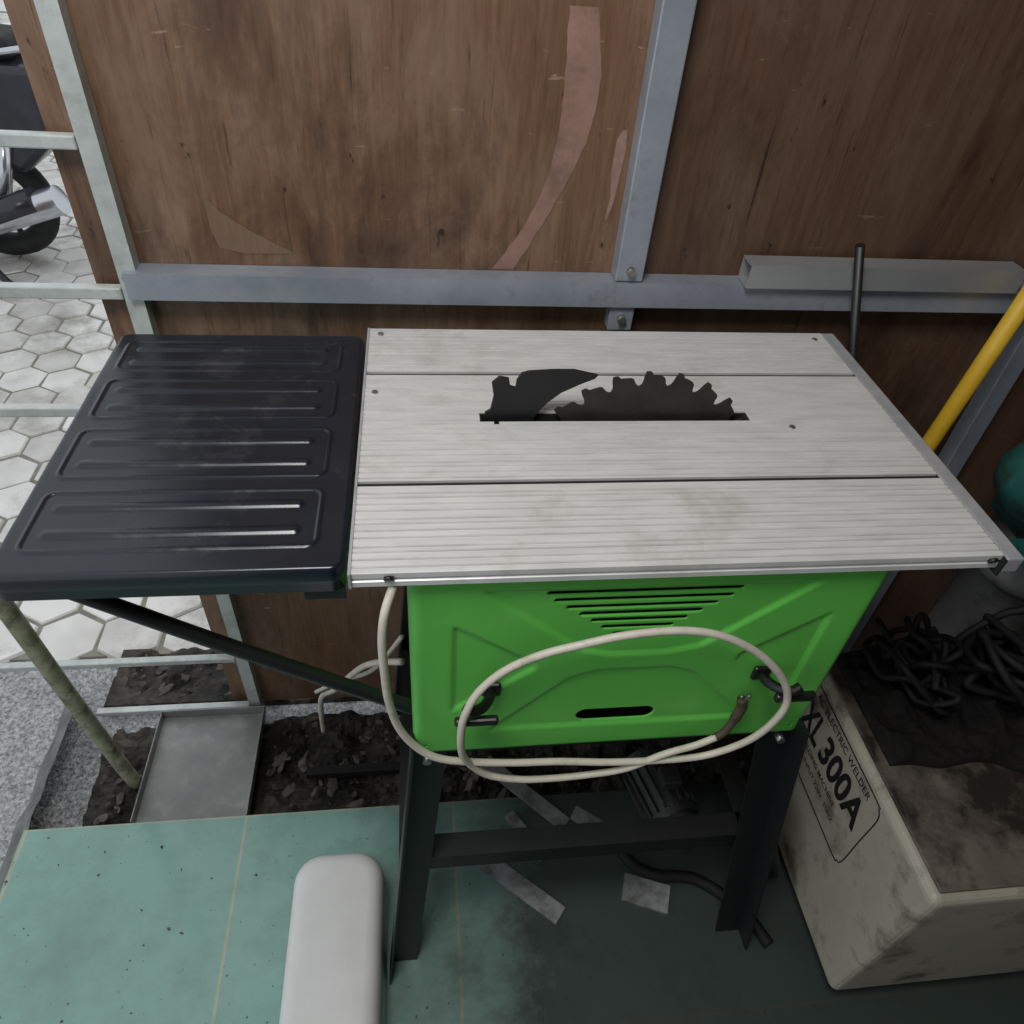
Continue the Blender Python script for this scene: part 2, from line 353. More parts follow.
rail=beam("frame_rail",(-.385,.965,.945),(1.68,.965,.945),[(0,0),(.034,0),(.034,.003),(.003,.003),(.003,.034),(.034,.034),(.034,.037),(0,.037)],'galv',side=(0,1,0))
thing(rail,"long galvanised steel channel rail across the plywood","metal rail")
def stud(x0,x1,z0,z1,label,bolts=()):
    r=empty("wall_stud",((x0+x1)/2,.99,z0))
    b=boxes("stud_channel",[(x0,x1,.967,.9985,z0,z1)],'galv',.002)
    parts=[b]
    for (bx,bz) in bolts: parts.append(cyl("bolt",(bx,.9665,bz),(bx,.958,bz),.006,'steel',n=6))
    attach(r,parts); return thing(r,label,"metal stud")
stud(.278,.318,.9835,2.38,"upright galvanised steel stud bolted above the rail",[(.298,1.0)])
stud(.965,1.0,-.05,.943,"upright galvanised steel angle beside the yellow pole")
br=empty("rail_bracket",(.298,.99,.9)); b1=boxes("bracket_plate",[(.280,.316,.972,.9985,.905,.9435)],'galv',.001); b2=cyl("bolt",(.298,.9715,.925),(.298,.963,.925),.0065,'steel',n=6)
attach(br,[b1,b2]); thing(br,"small bolted steel bracket under the rail","bracket")
bm=bmesh.new()
prof=[(0,0),(.036,0),(.036,.034),(0,.034)]; pin=[(.0025,.0025),(.0335,.0025),(.0335,.0315),(.0025,.0315)]
def P3(x,p): return (x,.953+p[0],.9835+p[1])
A=[bm.verts.new(P3(.468,p)) for p in prof];B=[bm.verts.new(P3(.895,p)) for p in prof];C=[bm.verts.new(P3(.468,p)) for p in pin];D=[bm.verts.new(P3(.895,p)) for p in pin]
for i in range(4):
    k=(i+1)%4; bm.faces.new([A[i],A[k],B[k],B[i]]); bm.faces.new([C[i],C[k],D[k],D[i]]); bm.faces.new([A[i],A[k],C[k],C[i]]); bm.faces.new([B[i],B[k],D[k],D[i]])
o=finish("aluminium_tube",bm,'galv3'); thing(o,"short hollow aluminium box tube lying on the rail","metal tube")

fr=empty("fence_frame",(-.382,.985,-.11))
post=beam("post",(-.382,.975,-.11),(-.382,.975,2.38),[(-.012,-.0),(.012,-.0),(.012,.022),(.009,.022),(.009,.003),(-.012,.003)],'galv2',side=(1,0,0))
parts=[post]
for z,h in [(1.138,.016),(.949,.017),(.757,.016),(.131,.014),(-.045,.014)]:
    p=boxes("rail",[(-1.6 if z>0 else -.72,-.395,.973,.988,z-h/2,z+h/2)],'galv2',.002); parts.append(p)
parts.append(boxes("post",[(-1.6,-1.58,.968,.986,-.11,2.38)],'galv2',.002))
for z in (.975,.86): parts.append(cyl("bolt",(-.382,.974,z),(-.382,.966,z),.005,'steel',n=6))
attach(fr,parts); thing(fr,"pale galvanised fence frame with thin horizontal bars","metal frame")

# ================================================================ TABLE SAW
saw=empty("table_saw",(.24,.66,0)); SP=[]
yF,yB=.457,.905; top=.94
prof=[(yF,.922),(yF,.928),(yF+.0015,.929),(yF+.0015,.932),(yF,.933),(yF,top-.001),(yF+.001,top)]
y=yF+.006; pitch=[.0096,.0096,.0066,.0122]; pi_=0; slots=[.581,.792]; GR=[]
while y<yB-.006:
    if slots and y+.0075>slots[0]-.0034:
        s=slots.pop(0); a=max(prof[-1][0]+.0008,s-.0038); GR.append(a)
        prof+=[(a,top),(a,top-.014),(a+.0076,top-.014),(a+.0076,top)]
        y=a+.0076+.004
        continue
    prof+=[(y,top),(y+.0006,top-.0013),(y+.0020,top-.0013),(y+.0026,top)]
    y+=pitch[pi_%4]; pi_+=1
prof+=[(yB-.001,top),(yB,top-.001),(yB,.922)]
tt=prism("table_top",prof,'x',-.0645,.577,'alu')
cut=box("cut",(.068,.394,.6890,.7070,.90,.96),None)
cut2=boxes("cut",[(.084,.090,.684,.712,.90,.96)],None)
boolean(tt,[cut,cut2])
while len(tt.data.materials)<2: tt.data.materials.append(M['alug'])
tt.data.materials[0]=M['alu']; tt.data.materials[1]=M['alug']
for p in tt.data.polygons:
    p.material_index=1 if (top-.0016<p.center.z<top-.0011 and p.normal.z>.9) else 0
SP.append(tt)
for a in GR: SP.append(boxes("groove_shade_strip",[(-.0643,.5768,a+.0002,a+.0074,top-.0138,top-.0030)],'blackm'))  # black strips painting the shade down inside the table slots
SP.append(boxes("throat_shade_blocks",[(.06,.41,.678,.72,.914,.9205),(.388,.3938,.6892,.7068,.9215,.9385),(.0682,.0705,.6892,.7068,.9215,.9385),(.07,.39,.7052,.7068,.9215,.9385)],'dark'))  # added dark blocks that stand in for shade inside the blade slot
SP.append(boxes("gap_shade_strip",[(.5775,.5805,.452,.907,.915,.936)],'dark'))  # dark strip standing in for the shaded gap beside the rail
SP.append(boxes("fence_rail",[(.581,.600,.453,.910,.918,.9375)],'alu_edge',.002))
SP.append(boxes("fence_rail",[(-.0675,-.0648,.455,.905,.922,.9405)],'alu_edge'))
def screw(x,y,r=.0045,z=top):
    bm=bmesh.new(); add_cyl(bm,(x,y,z-.001),(x,y,z+.0012),r,r*.8,16); add_box(bm,x-r*.7,x+r*.7,y-.0005,y+.0005,z+.0011,z+.0014)
    return finish("screw",bm,'steel')
for x,y in [(-.053,.750),(.441,.675),(.56,.886),(-.05,.89)]: SP.append(screw(x,y))
for x in (-.031,.568):
    SP.append(cyl("screw",(x,.4575,.934),(x,.4545,.932),.0048,'plastic'))
cx,cz,Rb=.268,.94-.088,.148; teeth=24; pts=[]
for k in range(teeth):
    a0=2*math.pi*(k+.3)/teeth; st=2*math.pi/teeth
    raw=[(0.0,.001),(.05,-.005),(.07,-.011),(.12,-.0155),(.20,-.0178),(.28,-.0165),(.34,-.0125),(.38,-.0078),(.45,-.0060),(.60,-.0050),(.78,-.0040),(.82,-.0010),(.86,.0005)]
    for fr_,dr in raw:
        a=a0+fr_*st; rr=Rb+dr; pts.append((cx+rr*math.cos(a),cz+rr*math.sin(a)))
bl=prism("saw_blade",pts,'y',.6985,.7010,'blade'); SP.append(bl)
kn=[(.072,.925),(.074,.946),(.080,.950),(.083,.968),(.080,.986),(.088,.994),(.099,.992),(.101,.982),(.107,.980),(.108,.990),(.113,.9985),(.121,1.001),(.150,1.003),(.172,1.003),(.200,.9965),(.197,.992),(.180,.984),(.160,.973),(.146,.960),(.137,.948),(.132,.939),(.130,.925)]
knf=prism("riving_knife",kn,'y',.6975,.7015,'knife'); bev(knf,.0006); SP.append(knf)
cab=boxes("cabinet",[(-.016,-.013,.484,.86,.612,.921),(.477,.480,.484,.86,.612,.921),(-.016,.480,.857,.86,.612,.921),(-.012,.476,.50,.856,.612,.616)],'green',.001)
SP.append(cab)
inner=boxes("interior_shade_sheet",[(-.012,.476,.490,.494,.616,.915)],'dark')  # dark sheet standing in for the unlit cabinet interior behind the vents
def seg(p,a,b):
    ax,az=a;bx,bz=b;t=max(0,min(1,((p[0]-ax)*(bx-ax)+(p[1]-az)*(bz-az))/((bx-ax)**2+(bz-az)**2)))
    return math.hypot(p[0]-ax-t*(bx-ax),p[1]-az-t*(bz-az))
polys=[[(.058,.897),(.168,.797),(.200,.788),(.262,.788),(.300,.797),(.405,.897)],
       [(.075,.650),(.160,.748),(.190,.760),(.275,.760),(.305,.748),(.392,.650)],
       [(.030,.845),(.118,.778),(.118,.768),(.030,.695)],[(.434,.845),(.350,.778),(.350,.768),(.434,.695)]]
def pdist(p,poly):
    n=len(poly); d=min(seg(p,poly[i],poly[(i+1)%n]) for i in range(n)); ins=False; j=n-1
    for i in range(n):
        xi,zi=poly[i]; xj,zj=poly[j]
        if (zi>p[1])!=(zj>p[1]) and p[0]<(xj-xi)*(p[1]-zi)/(zj-zi)+xi: ins=not ins
        j=i
    return d if ins else -d
bm=bmesh.new(); nx,nz=165,105; F=[];Bk=[]
x0,x1,z0,z1=-.016,.480,.608,.921
def fy(x,z):
    h=0
    for P_ in polys:
        d=pdist((x,z),P_); t=max(0,min(1,(d+.0025)/.005)); h=max(h,t*t*(3-2*t)*.0032)
    e=min(x-x0,x1-x,.012); r=.012
    edge=r-math.sqrt(max(0,r*r-(r-e)**2))
    return .4672+h+edge
for j in range(nz+1):
    z=z0+(z1-z0)*j/nz; row=[];rb=[]
    for i in range(nx+1):
        x=x0+(x1-x0)*i/nx; y=fy(x,z); row.append(bm.verts.new((x,y,z))); rb.append(bm.verts.new((x,y+.0022,z)))
    F.append(row);Bk.append(rb)
for j in range(nz):
    for i in range(nx):
        bm.faces.new([F[j][i],F[j][i+1],F[j+1][i+1],F[j+1][i]]); bm.faces.new([Bk[j][i],Bk[j+1][i],Bk[j+1][i+1],Bk[j][i+1]])
for i in range(nx):
    bm.faces.new([F[0][i],Bk[0][i],Bk[0][i+1],F[0][i+1]]); bm.faces.new([F[nz][i],F[nz][i+1],Bk[nz][i+1],Bk[nz][i]])
for j in range(nz):
    bm.faces.new([F[j][0],F[j+1][0],Bk[j+1][0],Bk[j][0]]); bm.faces.new([F[j][nx],Bk[j][nx],Bk[j+1][nx],F[j+1][nx]])
fp=finish("front_panel",bm,'green',True)
cutters=[]
for k,hw in enumerate([.102,.094,.080,.066,.052,.039,.026]):
    cutters.append(prism("cut",capsule(.223,.889-.0112*k,hw,.0032),'y',.44,.489,None))
cutters.append(prism("cut",capsule(.226,.667,.048,.012),'y',.44,.489,None))
for x,z in [(-.001,.622),(.463,.622)]: cutters.append(prism("cut",capsule(x,z,.0022,.0022),'y',.44,.489,None))
boolean(fp,cutters)
SUB=[fp,inner]
def hook(x,z,s):
    pts=[(x-s*.010,.470,z-.008),(x-s*.008,.455,z-.006),(x,.440,z-.002),(x+s*.012,.432,z+.003),(x+s*.020,.432,z+.010)]
    h=tube("cord_hook",pts,.0060,'plastic',n=10)
    bm=bmesh.new(); add_box(bm,x-s*.010-.011,x-s*.010+.011,.460,.4665,z-.016,z+.006); b=finish("hook_base",bm,'plastic'); bev(b,.003)
    return [h,b]
SUB+=hook(.062,.745,-1)+hook(.394,.752,1)
SUB+=[boxes("hook_tongue",[(.030,.078,.428,.437,.722,.733)],'plastic',.003),boxes("hook_tongue",[(.390,.438,.428,.437,.736,.748)],'plastic',.003)]
def leg(a,b,sx,sy):
    return beam("leg",a,b,[(0,0),(.046*sx,0),(.046*sx,.003*sy),(.003*sx,.003*sy),(.003*sx,.038*sy),(0,.038*sy)],'blackm',side=(1,0,0))
SP.append(leg((-.070,.425,0),(-.018,.482,.635),1,-1))
SP.append(leg((.560,.425,0),(.474,.482,.635),-1,-1))
SP.append(leg((-.070,.905,0),(-.018,.852,.635),1,1))
SP.append(leg((.560,.905,0),(.474,.852,.635),-1,1))
SP.append(boxes("crossbar",[(-.042,.515,.462,.465,.275,.315),(-.042,.515,.465,.497,.312,.315)],'blackm'))
SP.append(boxes("crossbar",[(-.042,.515,.872,.875,.275,.315),(-.042,.515,.843,.872,.312,.315)],'blackm'))
SP.append(boxes("crossbar",[(-.044,-.041,.465,.872,.275,.315),(-.041,-.012,.465,.872,.312,.315)],'blackm'))
SP.append(boxes("crossbar",[(.515,.518,.465,.872,.275,.315),(.486,.515,.465,.872,.312,.315)],'blackm'))
SP.append(boxes("crossbar",[(-.016,.474,.478,.481,.585,.609),(-.016,.474,.481,.505,.606,.609)],'blackm'))
for x,z in [(-.028,.30),(.0,.59),(.46,.59)]: SP.append(cyl("bolt",(x,.4625,z),(x,.4755,z),.006,'steel',n=6))
P=[(-.028,.462,.916),(-.036,.444,.90),(-.040,.438,.865),(-.040,.438,.81),(-.038,.438,.764),(-.030,.438,.715),(-.014,.438,.676),(.010,.436,.650),(.045,.436,.636),(.10,.437,.625),(.16,.438,.619),(.22,.437,.612),(.28,.437,.609),(.335,.436,.614),(.372,.434,.636),(.392,.428,.675),(.402,.425,.725),(.397,.428,.760),(.375,.432,.795),(.343,.437,.825),(.30,.440,.850),(.255,.440,.861),(.20,.440,.857),(.155,.439,.846),(.115,.438,.833),(.080,.436,.812),(.054,.432,.782),(.040,.425,.748),(.037,.423,.712),(.040,.428,.668),(.052,.434,.630),(.075,.436,.600),(.115,.437,.583),(.16,.438,.579),(.205,.438,.583),(.245,.437,.594),(.29,.438,.622),(.325,.440,.634),(.35,.443,.645)]
cord=tube("power_cord",P,.0044,'cord',k=8); SP.append(cord)
SUBC=[tube("cord_sleeve",[(.345,.443,.641),(.360,.446,.652),(.370,.452,.672)],.0050,'rust'),tube("plug",[(.370,.452,.670),(.375,.456,.688),(.372,.458,.702)],.0062,'rust'),tube("plug_pin",[(.372,.458,.70),(.368,.456,.712)],.002,'steel'),tube("plug_pin",[(.376,.458,.70),(.378,.456,.712)],.002,'steel')]
wx0,wx1,wy0,wy1=-.374,-.0705,.462,.884
groups=[(.492,.572),(.594,.674),(.696,.772),(.794,.862)]
def sdrr(x,y,ax,bx,ay,by,r):
    cx_,cy_=(ax+bx)/2,(ay+by)/2; qx=abs(x-cx_)-(bx-ax)/2+r; qy=abs(y-cy_)-(by-ay)/2+r
    return math.hypot(max(qx,0),max(qy,0))+min(max(qx,qy),0)-r
def rg(d,w): 
    t=max(0,1-abs(d)/w); return t*t*(3-2*t)
def hz(x,y):
    h=0
    for a,b in groups:
        d=sdrr(x,y,-.356,-.098,a,b,.010); h=max(h,rg(d,.0032)*.0020)
        for f in (.27,.73):
            yc=a+(b-a)*f
            d=sdrr(x,y,-.345,-.112,yc-.0075,yc+.0075,.0075)
            t=max(0,min(1,-d/.0060)); h=max(h,t*t*(3-2*t)*.0030)
    e=-sdrr(x,y,wx0,wx1,wy0,wy1,.014)
    r=.005
    drop=0
    if e<r: drop=r-math.sqrt(max(0,r*r-(r-max(e,0))**2))
    return .9415+h-drop+.0004*noise.noise(Vector((x*18,y*18,0)))
bm=bmesh.new(); nx,ny=210,290
def warp(i,j):
    x=wx0+(wx1-wx0)*i/nx; y=wy0+(wy1-wy0)*j/ny; r=.014
    cx_=min(max(x,wx0+r),wx1-r); cy_=min(max(y,wy0+r),wy1-r); dx,dy=x-cx_,y-cy_
    if dx and dy:
        m=max(abs(dx),abs(dy)); l=math.hypot(dx,dy); x=cx_+dx*m/l; y=cy_+dy*m/l
    return x,y
G=[[bm.verts.new((*warp(i,j),hz(*warp(i,j)))) for i in range(nx+1)] for j in range(ny+1)]
for j in range(ny):
    for i in range(nx): bm.faces.new([G[j][i],G[j][i+1],G[j+1][i+1],G[j+1][i]])
ring=[G[0][i] for i in range(nx)]+[G[j][nx] for j in range(ny)]+[G[ny][i] for i in range(nx,0,-1)]+[G[j][0] for j in range(ny,0,-1)]
lowr=[bm.verts.new((v.co.x,v.co.y,.912)) for v in ring]; ccx,ccy=(wx0+wx1)/2,(wy0+wy1)/2
inr=[bm.verts.new((ccx+(v.co.x-ccx)*.985,ccy+(v.co.y-ccy)*.985,.912)) for v in ring]
upr=[bm.verts.new((v.co.x,v.co.y,.925)) for v in inr]
n=len(ring)
for i in range(n):
    k=(i+1)%n
    bm.faces.new([ring[i],ring[k],lowr[k],lowr[i]]); bm.faces.new([lowr[i],lowr[k],inr[k],inr[i]]); bm.faces.new([inr[i],inr[k],upr[k],upr[i]])
bm.faces.new(upr)
wing=finish("extension_wing",bm,'black',True); SP.append(wing)
SUBW=[tube("brace",[(-.362,.50,.905),(-.2,.50,.785),(-.016,.50,.655)],.0085,'blackm'),tube("brace",[(-.362,.84,.905),(-.2,.84,.785),(-.018,.84,.655)],.0085,'blackm'),
      box("mounting_tab",(-.11,-.072,.466,.469,.897,.912),'blackm'),box("mounting_tab",(-.11,-.072,.87,.873,.897,.912),'blackm')]
attach(saw,SP); attach(cab,SUB); attach(cord,SUBC); attach(wing,SUBW)
thing(saw,"green and black portable table saw with ribbed aluminium top","table saw")
tt["label"]="ribbed silver aluminium table top"; wing["label"]="pressed black steel side wing"; fp["label"]="embossed green front panel with vent slots"

# ================================================================ POLES
def rod(name,a,b,r,mat,label,cat):
    return thing(cyl(name,a,b,r,mat),label,cat)
rod("yellow_pole",(.765,.90,-.05),(.948,.933,1.5),.0135,'yellow',"yellow painted pole leaning on the wall rail","pole")
rod("thin_rod",(.98,.93,-.05),(.609,.942,1.055),.0065,'blackm',"thin black steel rod leaning against the rail","rod")
o=tube("leaning_pipe",[(-.592,.812,-.05),(-.593,.80,0),(-.597,.775,.3),(-.600,.755,.587),(-.604,.73,.95)],.0135,'mottle'); thing(o,"thin mottled greenish pipe standing beside the metal tray","pipe")
o=tube("loose_cord",[(-.215,.86,.17),(-.16,.83,.245),(-.09,.77,.36),(-.035,.73,.50)],.004,'cord'); thing(o,"loose cream cord behind the saw legs","cord")
o=tube("loose_cord",[(-.225,.90,-.04),(-.21,.87,.13),(-.17,.83,.22),(-.1,.75,.40),(-.035,.70,.475)],.0055,'cord'); thing(o,"thicker cream cord hanging behind the saw","cord")

# ================================================================ LOW OBJECTS
tr=boxes("sheet_metal_tray",[(-.575,-.36,.715,.960,-.050,-.047),(-.578,-.575,.715,.960,-.050,-.026),(-.36,-.357,.715,.960,-.050,-.026),(-.578,-.357,.960,.963,-.050,-.024)],'tray',.001)
thing(tr,"shallow dull grey sheet metal tray on rough ground","metal tray")
def strip(a,b,w,h,mat,label):
    o=beam("metal_offcut",a,b,rect(w,h),mat,side=(0,0,1)); return thing(o,label,"offcut")
strip((.12,.775,.016),(.27,.635,.004),.004,.030,'scrap',"flat aluminium offcut lying on the floor")
strip((.08,.60,.003),(.235,.47,.003),.004,.035,'scrap',"flat aluminium offcut lying on the floor")
strip((.29,.66,.003),(.40,.58,.003),.004,.030,'scrap',"flat aluminium offcut lying on the floor")
strip((.36,.51,.005),(.44,.48,.005),.008,.05,'scrap',"small aluminium offcut on the tiles")
strip((.16,.665,.003),(.22,.575,.003),.004,.022,'scrap',"flat aluminium offcut lying on the floor")
strip((-.25,.80,-.035),(-.02,.80,-.035),.018,.018,'rubber',"short black bar lying in the dirt")
bm=bmesh.new()
def rr(x0,x1,y0,y1,r,n=6):
    P=[]
    for (cx_,cy_,s) in [(x1-r,y1-r,0),(x0+r,y1-r,1),(x0+r,y0+r,2),(x1-r,y0+r,3)]:
        for i in range(n+1):
            t=(s+i/n)*math.pi/2; P.append((cx_+r*math.cos(t),cy_+r*math.sin(t)))
    return P
rings=[]
for z,ins,r in [(0,.0,.045),(.10,.004,.045),(.112,.006,.044),(.121,.011,.042),(.126,.019,.037),(.128,.030,.03)]:
    rings.append([bm.verts.new((x,y,z)) for x,y in rr(-.232+ins,-.074-ins,.26+ins,.570-ins,r)])
for A,B in zip(rings,rings[1:]):
    for i in range(len(A)): bm.faces.new([A[i],A[(i+1)%len(A)],B[(i+1)%len(B)],B[i]])
bm.faces.new(rings[-1]); bm.faces.new(rings[0])
o=finish("plastic_tub",bm,'white',True); thing(o,"upturned white plastic tub with rounded corners on tiles","tub")

mt=empty("electric_motor",(.48,.66,0)); Q=[]
ox=-.115
bm=bmesh.new(); a=Vector((.555+ox,.735,.062)); b=Vector((.590+ox,.60,.062)); add_cyl(bm,a,b,.048,.048,32)
d=(b-a)
for k in range(18):
    t=2*math.pi*k/18; dn=d.normalized(); s=dn.cross(Vector((0,0,1))).normalized(); u=s.cross(dn)
    o_=(s*math.cos(t)+u*math.sin(t)); tt_=(s*-math.sin(t)+u*math.cos(t))*.002
    vs=[bm.verts.new(p) for p in [a+d*.12+o_*.047-tt_,a+d*.88+o_*.047-tt_,a+d*.88+o_*.056-tt_,a+d*.12+o_*.056-tt_,a+d*.12+o_*.047+tt_,a+d*.88+o_*.047+tt_,a+d*.88+o_*.056+tt_,a+d*.12+o_*.056+tt_]]
    for f in [(0,1,2,3),(4,5,6,7),(0,1,5,4),(1,2,6,5),(2,3,7,6),(3,0,4,7)]: bm.faces.new([vs[i] for i in f])
Q.append(finish("motor_housing",bm,'castiron'))
Q.append(cyl("shaft",b,b+d.normalized()*.05,.009,'steel')); Q.append(cyl("end_cap",b,b+d.normalized()*.012,.044,'castiron',r2=.03,n=32))
Q.append(boxes("motor_foot",[(.435,.49,.62,.695,0,.012)],'castiron',.002)); Q.append(boxes("terminal_box",[(.445,.485,.64,.68,.105,.135)],'castiron',.004))
attach(mt,Q); thing(mt,"dark dusty finned electric motor on the floor","electric motor")
o=tube("dark_hose",[(.36,.62,.012),(.375,.56,.012),(.42,.525,.012),(.50,.51,.012),(.57,.45,.012),(.60,.39,.012)],.011,'rubber'); thing(o,"short dark hose lying on the floor","hose")
pl=empty("iron_pulley",(.61,.50,0)); c=Vector((.607,.575,.106)); ax=Vector((.97,0,.24)).normalized()
q1=lathe("pulley_rim",c-ax*.014,c+ax*.014,[(0,.082),(0,.100),(.15,.104),(.5,.090),(.85,.104),(1,.100),(1,.082)],'castiron')
bm=bmesh.new(); _,s,u=frame_of(ax)
for k in range(4):
    t=k*math.pi/2+.4; dd=s*math.cos(t)+u*math.sin(t); add_cyl(bm,c+dd*.015,c+dd*.085,.009,.007,8)
q2=finish("spokes",bm,'castiron',True); q3=cyl("hub",c-ax*.02,c+ax*.018,.022,'iron2',n=24,bevel=.002)
attach(pl,[q1,q2,q3]); thing(pl,"dark cast iron pulley leaning against the machine","pulley")

# ================================================================ WELDER
wl=empty("welding_machine",(.85,.48,0)); WP=[]
body=box("casing",(.66,1.06,.30,.70,.05,.44),'cream',.014); body.modifiers[0].segments=4; WP.append(body)
topc=box("top_panel",(.672,1.055,.312,.690,.4405,.446),'dirtytop',.002); WP.append(topc)
for x in (.70,1.02):
    for y in (.34,.66): WP.append(cyl("wheel",(x-.012,y,.026),(x+.012,y,.026),.026,'tyre'))
def text(body_,yl,z,h,length,mat='ink',x=.6592,bold=0):
    c=bpy.data.curves.new("lettering","FONT"); c.body=body_; c.size=1; c.extrude=.0; c.offset=bold; c.resolution_u=6
    o=bpy.data.objects.new("lettering",c); COL.objects.link(o); bpy.context.view_layer.update()
    dg=bpy.context.evaluated_depsgraph_get(); me=bpy.data.meshes.new_from_object(o.evaluated_get(dg)); bpy.data.objects.remove(o)
    xs=[v.co.x for v in me.vertices]; ys=[v.co.y for v in me.vertices]; sx=length/(max(xs)-min(xs)); sy=h/(max(ys)-min(ys))
    for v in me.vertices:
        px=(v.co.x-min(xs))*sx; py=(v.co.y-min(ys))*sy
        v.co=Vector((x,yl-px,z+py))
    me.materials.clear(); me.materials.append(M[mat]); o=bpy.data.objects.new("lettering",me); COL.objects.link(o); return o
T=[text("XL",.655,.322,.064,.062,bold=.03),text("300A",.582,.322,.064,.134,bold=.03),text("AC ELECTRIC WELDER",.645,.400,.0145,.185,bold=.010),
   text("WELDING MACHINE",.630,.298,.012,.130,bold=.006),text("INPUT 220V  50HZ",.60,.274,.010,.115,bold=.005)]
T.append(tube("panel_outline",[(.6592,a,b) for a,b in [(.68,.4235),(.55,.4235),(.45,.4235),(.438,.418),(.430,.40),(.430,.33),(.430,.26),(.438,.245),(.45,.240),(.55,.240),(.68,.240)]],.0011,'ink',n=5))
attach(wl,WP); attach(body,T); thing(wl,"dirty cream welding machine box with black lettering","welding machine")
bm=bmesh.new(); nx,ny=120,90; V=[]
for j in range(ny+1):
    row=[]
    for i in range(nx+1):
        s=i/nx; t=j/ny
        x=.690+.36*s; y0_=.49+.05*noise.noise(Vector((x*8,1,0)))-.03*s; y=y0_+(.688-y0_)*t
        n1=noise.fractal(Vector((x*22,y*22,3)),1,2,6); rd=1-abs(noise.noise(Vector((x*16+2,y*13,7))))*2
        z=.451+max(0,.012+.014*n1+.016*rd*math.sin(math.pi*min(1,t*1.1))+.02*math.sin(math.pi*s)*t)
        if i==0 or j==0 or i==nx: z=.4475
        row.append(bm.verts.new((x,y,z)))
    V.append(row)
for j in range(ny):
    for i in range(nx): bm.faces.new([V[j][i],V[j][i+1],V[j+1][i+1],V[j+1][i]])
o=finish("tarpaulin",bm,'tarp',True); thing(o,"crumpled black plastic sheet draped over the machine","tarpaulin")
rnd=random.Random(23)
def heap(name,c,R3_,r,n,label):
    P=[]; a=0; ox=oy=0
    for i in range(n):
        a+=rnd.uniform(.35,.85)
        if i%6==0: ox=rnd.uniform(-.5,.5); oy=rnd.uniform(-.45,.45); kk=rnd.uniform(.3,.85); e=rnd.uniform(.4,1.4); ph=rnd.random()*6; ti=rnd.uniform(.1,.7)
        px=kk*math.cos(a); py=kk*e*math.sin(a)
        P.append((c[0]+R3_[0]*max(-1,min(1,ox+px)),c[1]+R3_[1]*max(-1,min(1,oy+py)),c[2]+R3_[2]*max(0,min(1,(i/n)*.5+ti*math.cos(a+ph)+.15))))
    return thing(tube(name,P,r,'rubber',k=6,n=8),label,"cable")
heap("welding_cable",(.915,.590,.510),(.085,.080,.10),.0062,150,"tangled heap of black welding cable on the machine")
heap("welding_cable",(.757,.610,.508),(.048,.070,.08),.0050,110,"tangled black cable draped on the cream machine")
gd=empty("bench_grinder",(1.10,.81,0)); GP=[]
bm=bmesh.new(); add_cyl(bm,(1.10,.81,-.050),(1.10,.81,.02),.10,.095,32); o=finish("pedestal_base",bm,'iron2',True); bev(o,.003); GP.append(o)
GP.append(lathe("pedestal",(1.10,.81,.02),(1.05,.79,.64),[(0,.09),(.25,.088),(.26,.094),(.30,.094),(.31,.088),(.85,.080),(.86,.088),(.93,.088),(.94,.076),(1,.068)],'iron2'))
GP.append(lathe("motor_housing",(.890,.77,.765),(1.24,.78,.76),[(0,.0),(.0,.018),(.02,.035),(.06,.055),(.12,.066),(.2,.072),(.22,.080),(.27,.080),(.28,.070),(.36,.070),(.37,.075),(.40,.075),(.41,.070),(.7,.070),(.71,.078),(.78,.078),(.8,.066),(.93,.05),(1,.02)],'teal'))
GP.append(boxes("motor_foot",[(.98,1.15,.74,.86,.635,.70)],'teal',.006))
GP.append(boxes("side_bracket",[(.925,.975,.690,.710,.66,.78),(.925,.975,.690,.75,.655,.665)],'teal',.003))
for k in range(5):
    a=k*2*math.pi/5+.6; GP.append(cyl("bolt",(.975,.775+.074*math.cos(a),.762+.074*math.sin(a)),(.963,.775+.074*math.cos(a),.762+.074*math.sin(a)),.006,'steel',n=6))
attach(gd,GP); thing(gd,"teal bench grinder on a dusty grey iron pedestal","bench grinder")

# ================================================================ MOTORCYCLE outside
mb=empty("motor_scooter",(-2.45,4.15,-.10)); MP=[]
def wheel(x,y,r):
    t=bmesh.new(); n,m=36,10; rings=[]
    for i in range(n):
        a=2*math.pi*i/n; rings.append([t.verts.new((x+(r-.05+.05*math.cos(2*math.pi*j/m))*math.cos(a),y+.05*math.sin(2*math.pi*j/m),-.098+r+(r-.05+.05*math.cos(2*math.pi*j/m))*math.sin(a))) for j in range(m)])
    for i in range(n):
        for j in range(m): t.faces.new([rings[i][j],rings[i][(j+1)%m],rings[(i+1)%n][(j+1)%m],rings[(i+1)%n][j]])
    o=finish("tyre",t,'tyre',True)
    t=bmesh.new(); add_cyl(t,(x,y-.04,-.098+r),(x,y+.04,-.098+r),.04)
    for k in range(5):
        a=2*math.pi*k/5; add_cyl(t,(x,y,-.098+r),(x+(r-.09)*math.cos(a),y,-.098+r+(r-.09)*math.sin(a)),.014,.012,8)
    q=finish("rim",t,'castiron'); return [o,q]
MP+=wheel(-2.02,4.15,.24); MP+=wheel(-3.15,4.15,.26)
body_=[(-1.62,.60),(-1.66,.42),(-1.80,.30),(-1.95,.40),(-2.12,.36),(-2.25,.20),(-2.5,.14),(-2.75,.16),(-2.88,.40),(-2.98,.75),(-3.05,.86),(-2.92,.90),(-2.80,.75),(-2.62,.42),(-2.42,.54),(-2.3,.62),(-1.9,.70),(-1.66,.70)]
o=prism("fairing",body_,'y',3.99,4.31,'bike'); bev(o,.03,3); MP.append(o)
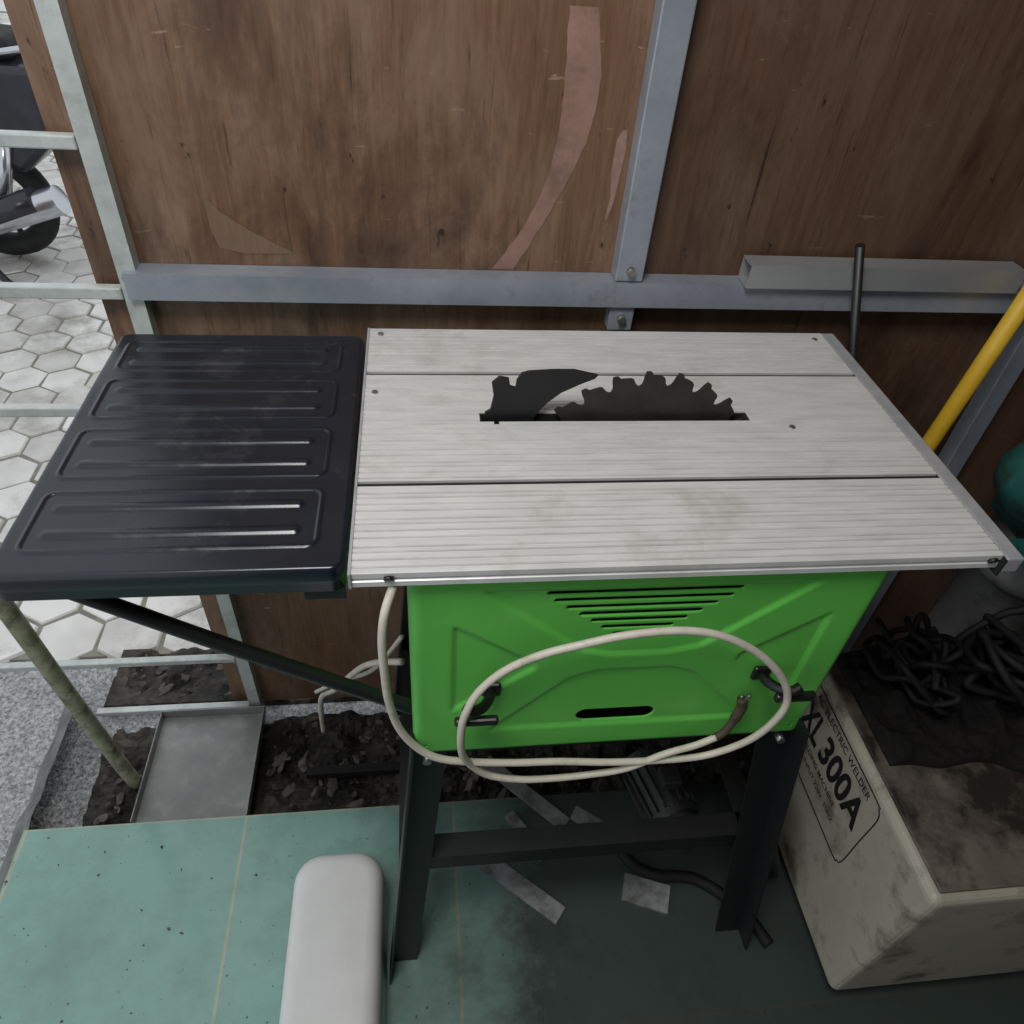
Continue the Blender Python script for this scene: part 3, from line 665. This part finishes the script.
o=prism("seat",[(-1.72,.705),(-1.9,.705),(-2.3,.645),(-2.42,.62),(-2.40,.70),(-2.2,.74),(-1.85,.79),(-1.72,.78)],'y',4.03,4.27,'tyre'); bev(o,.025,3); MP.append(o)
MP.append(cyl("exhaust",(-2.30,3.93,.02),(-1.66,3.92,.24),.045,'chrome',r2=.058))
MP.append(cyl("heat_shield",(-2.0,3.915,.15),(-1.75,3.905,.24),.052,'bike'))
MP.append(cyl("fork",(-3.15,4.15,.18),(-2.98,4.15,.80),.03,'chrome'))
MP.append(cyl("shock_absorber",(-1.95,4.0,.10),(-1.82,3.98,.46),.028,'chrome'))
MP.append(tube("swing_arm",[(-2.45,4.0,.12),(-2.2,4.0,.10),(-2.0,4.02,.14)],.03,'castiron'))
MP.append(tube("handlebar",[(-2.85,3.80,.97),(-2.92,3.95,1.0),(-2.98,4.15,.92),(-2.92,4.35,1.0),(-2.85,4.5,.97)],.016,'tyre'))
MP.append(tube("grab_rail",[(-1.85,4.02,.72),(-1.60,4.03,.76),(-1.52,4.15,.77),(-1.60,4.27,.76),(-1.85,4.28,.72)],.013,'chrome'))
MP.append(boxes("tail_lamp",[(-1.63,-1.60,4.08,4.22,.58,.67)],pm("red_lens",(.35,.02,.02),None,1,.2),.01))
MP.append(prism("mudguard",[(-1.62,.50),(-1.60,.50),(-1.60,.10),(-1.66,.02),(-1.68,.04),(-1.64,.12)],'y',4.06,4.24,'bike'))
MP.append(tube("kickstand",[(-2.2,3.96,.08),(-2.02,3.88,-.02),(-1.92,3.82,-.088),(-1.80,3.82,-.088)],.014,'blackm'))
MP.append(tube("foot_rest",[(-2.12,4.0,.16),(-2.08,3.86,.15),(-2.02,3.82,.15)],.014,'tyre'))
attach(mb,MP); mb.location.x+=.22; mb.location.y-=.68
thing(mb,"dark motor scooter parked on the hexagonal pavers","motorcycle")

# ================================================================ LIGHT
W=bpy.data.worlds.new("world"); S.world=W; W.use_nodes=True; nt=W.node_tree
bg=nt.nodes["Background"]; bg.inputs[0].default_value=(.91,.955,1.0,1); bg.inputs[1].default_value=.96
def area(name,loc,target,size,power,col=(1,1,1),sy=None):
    l=bpy.data.lights.new(name,'AREA'); l.energy=power; l.size=size; l.color=col
    if sy: l.shape='RECTANGLE'; l.size_y=sy
    o=bpy.data.objects.new(name,l); COL.objects.link(o); o.location=loc
    o.rotation_euler=(Vector(target)-Vector(loc)).to_track_quat('-Z','Y').to_euler(); return o
area("overhead_key",(-.22,.04,2.3),(.06,.62,.9),.5,18,(1.0,.985,.96))  # added key lamp hung under the roof, not a real fixture

# ================================================================ CAMERA
cam=bpy.data.cameras.new("camera"); co=bpy.data.objects.new("camera",cam); COL.objects.link(co)
cam.sensor_width=36; cam.lens=733/1024*36; cam.clip_start=.01; cam.clip_end=100
R3=Matrix(((0.9924,0.01926,-0.1217),(-0.1028,0.6738,-0.7317),(0.0679,0.7387,0.6707)))
co.matrix_world=Matrix.Translation((0,0,1.43))@R3.to_quaternion().to_matrix().to_4x4()
S.camera=co
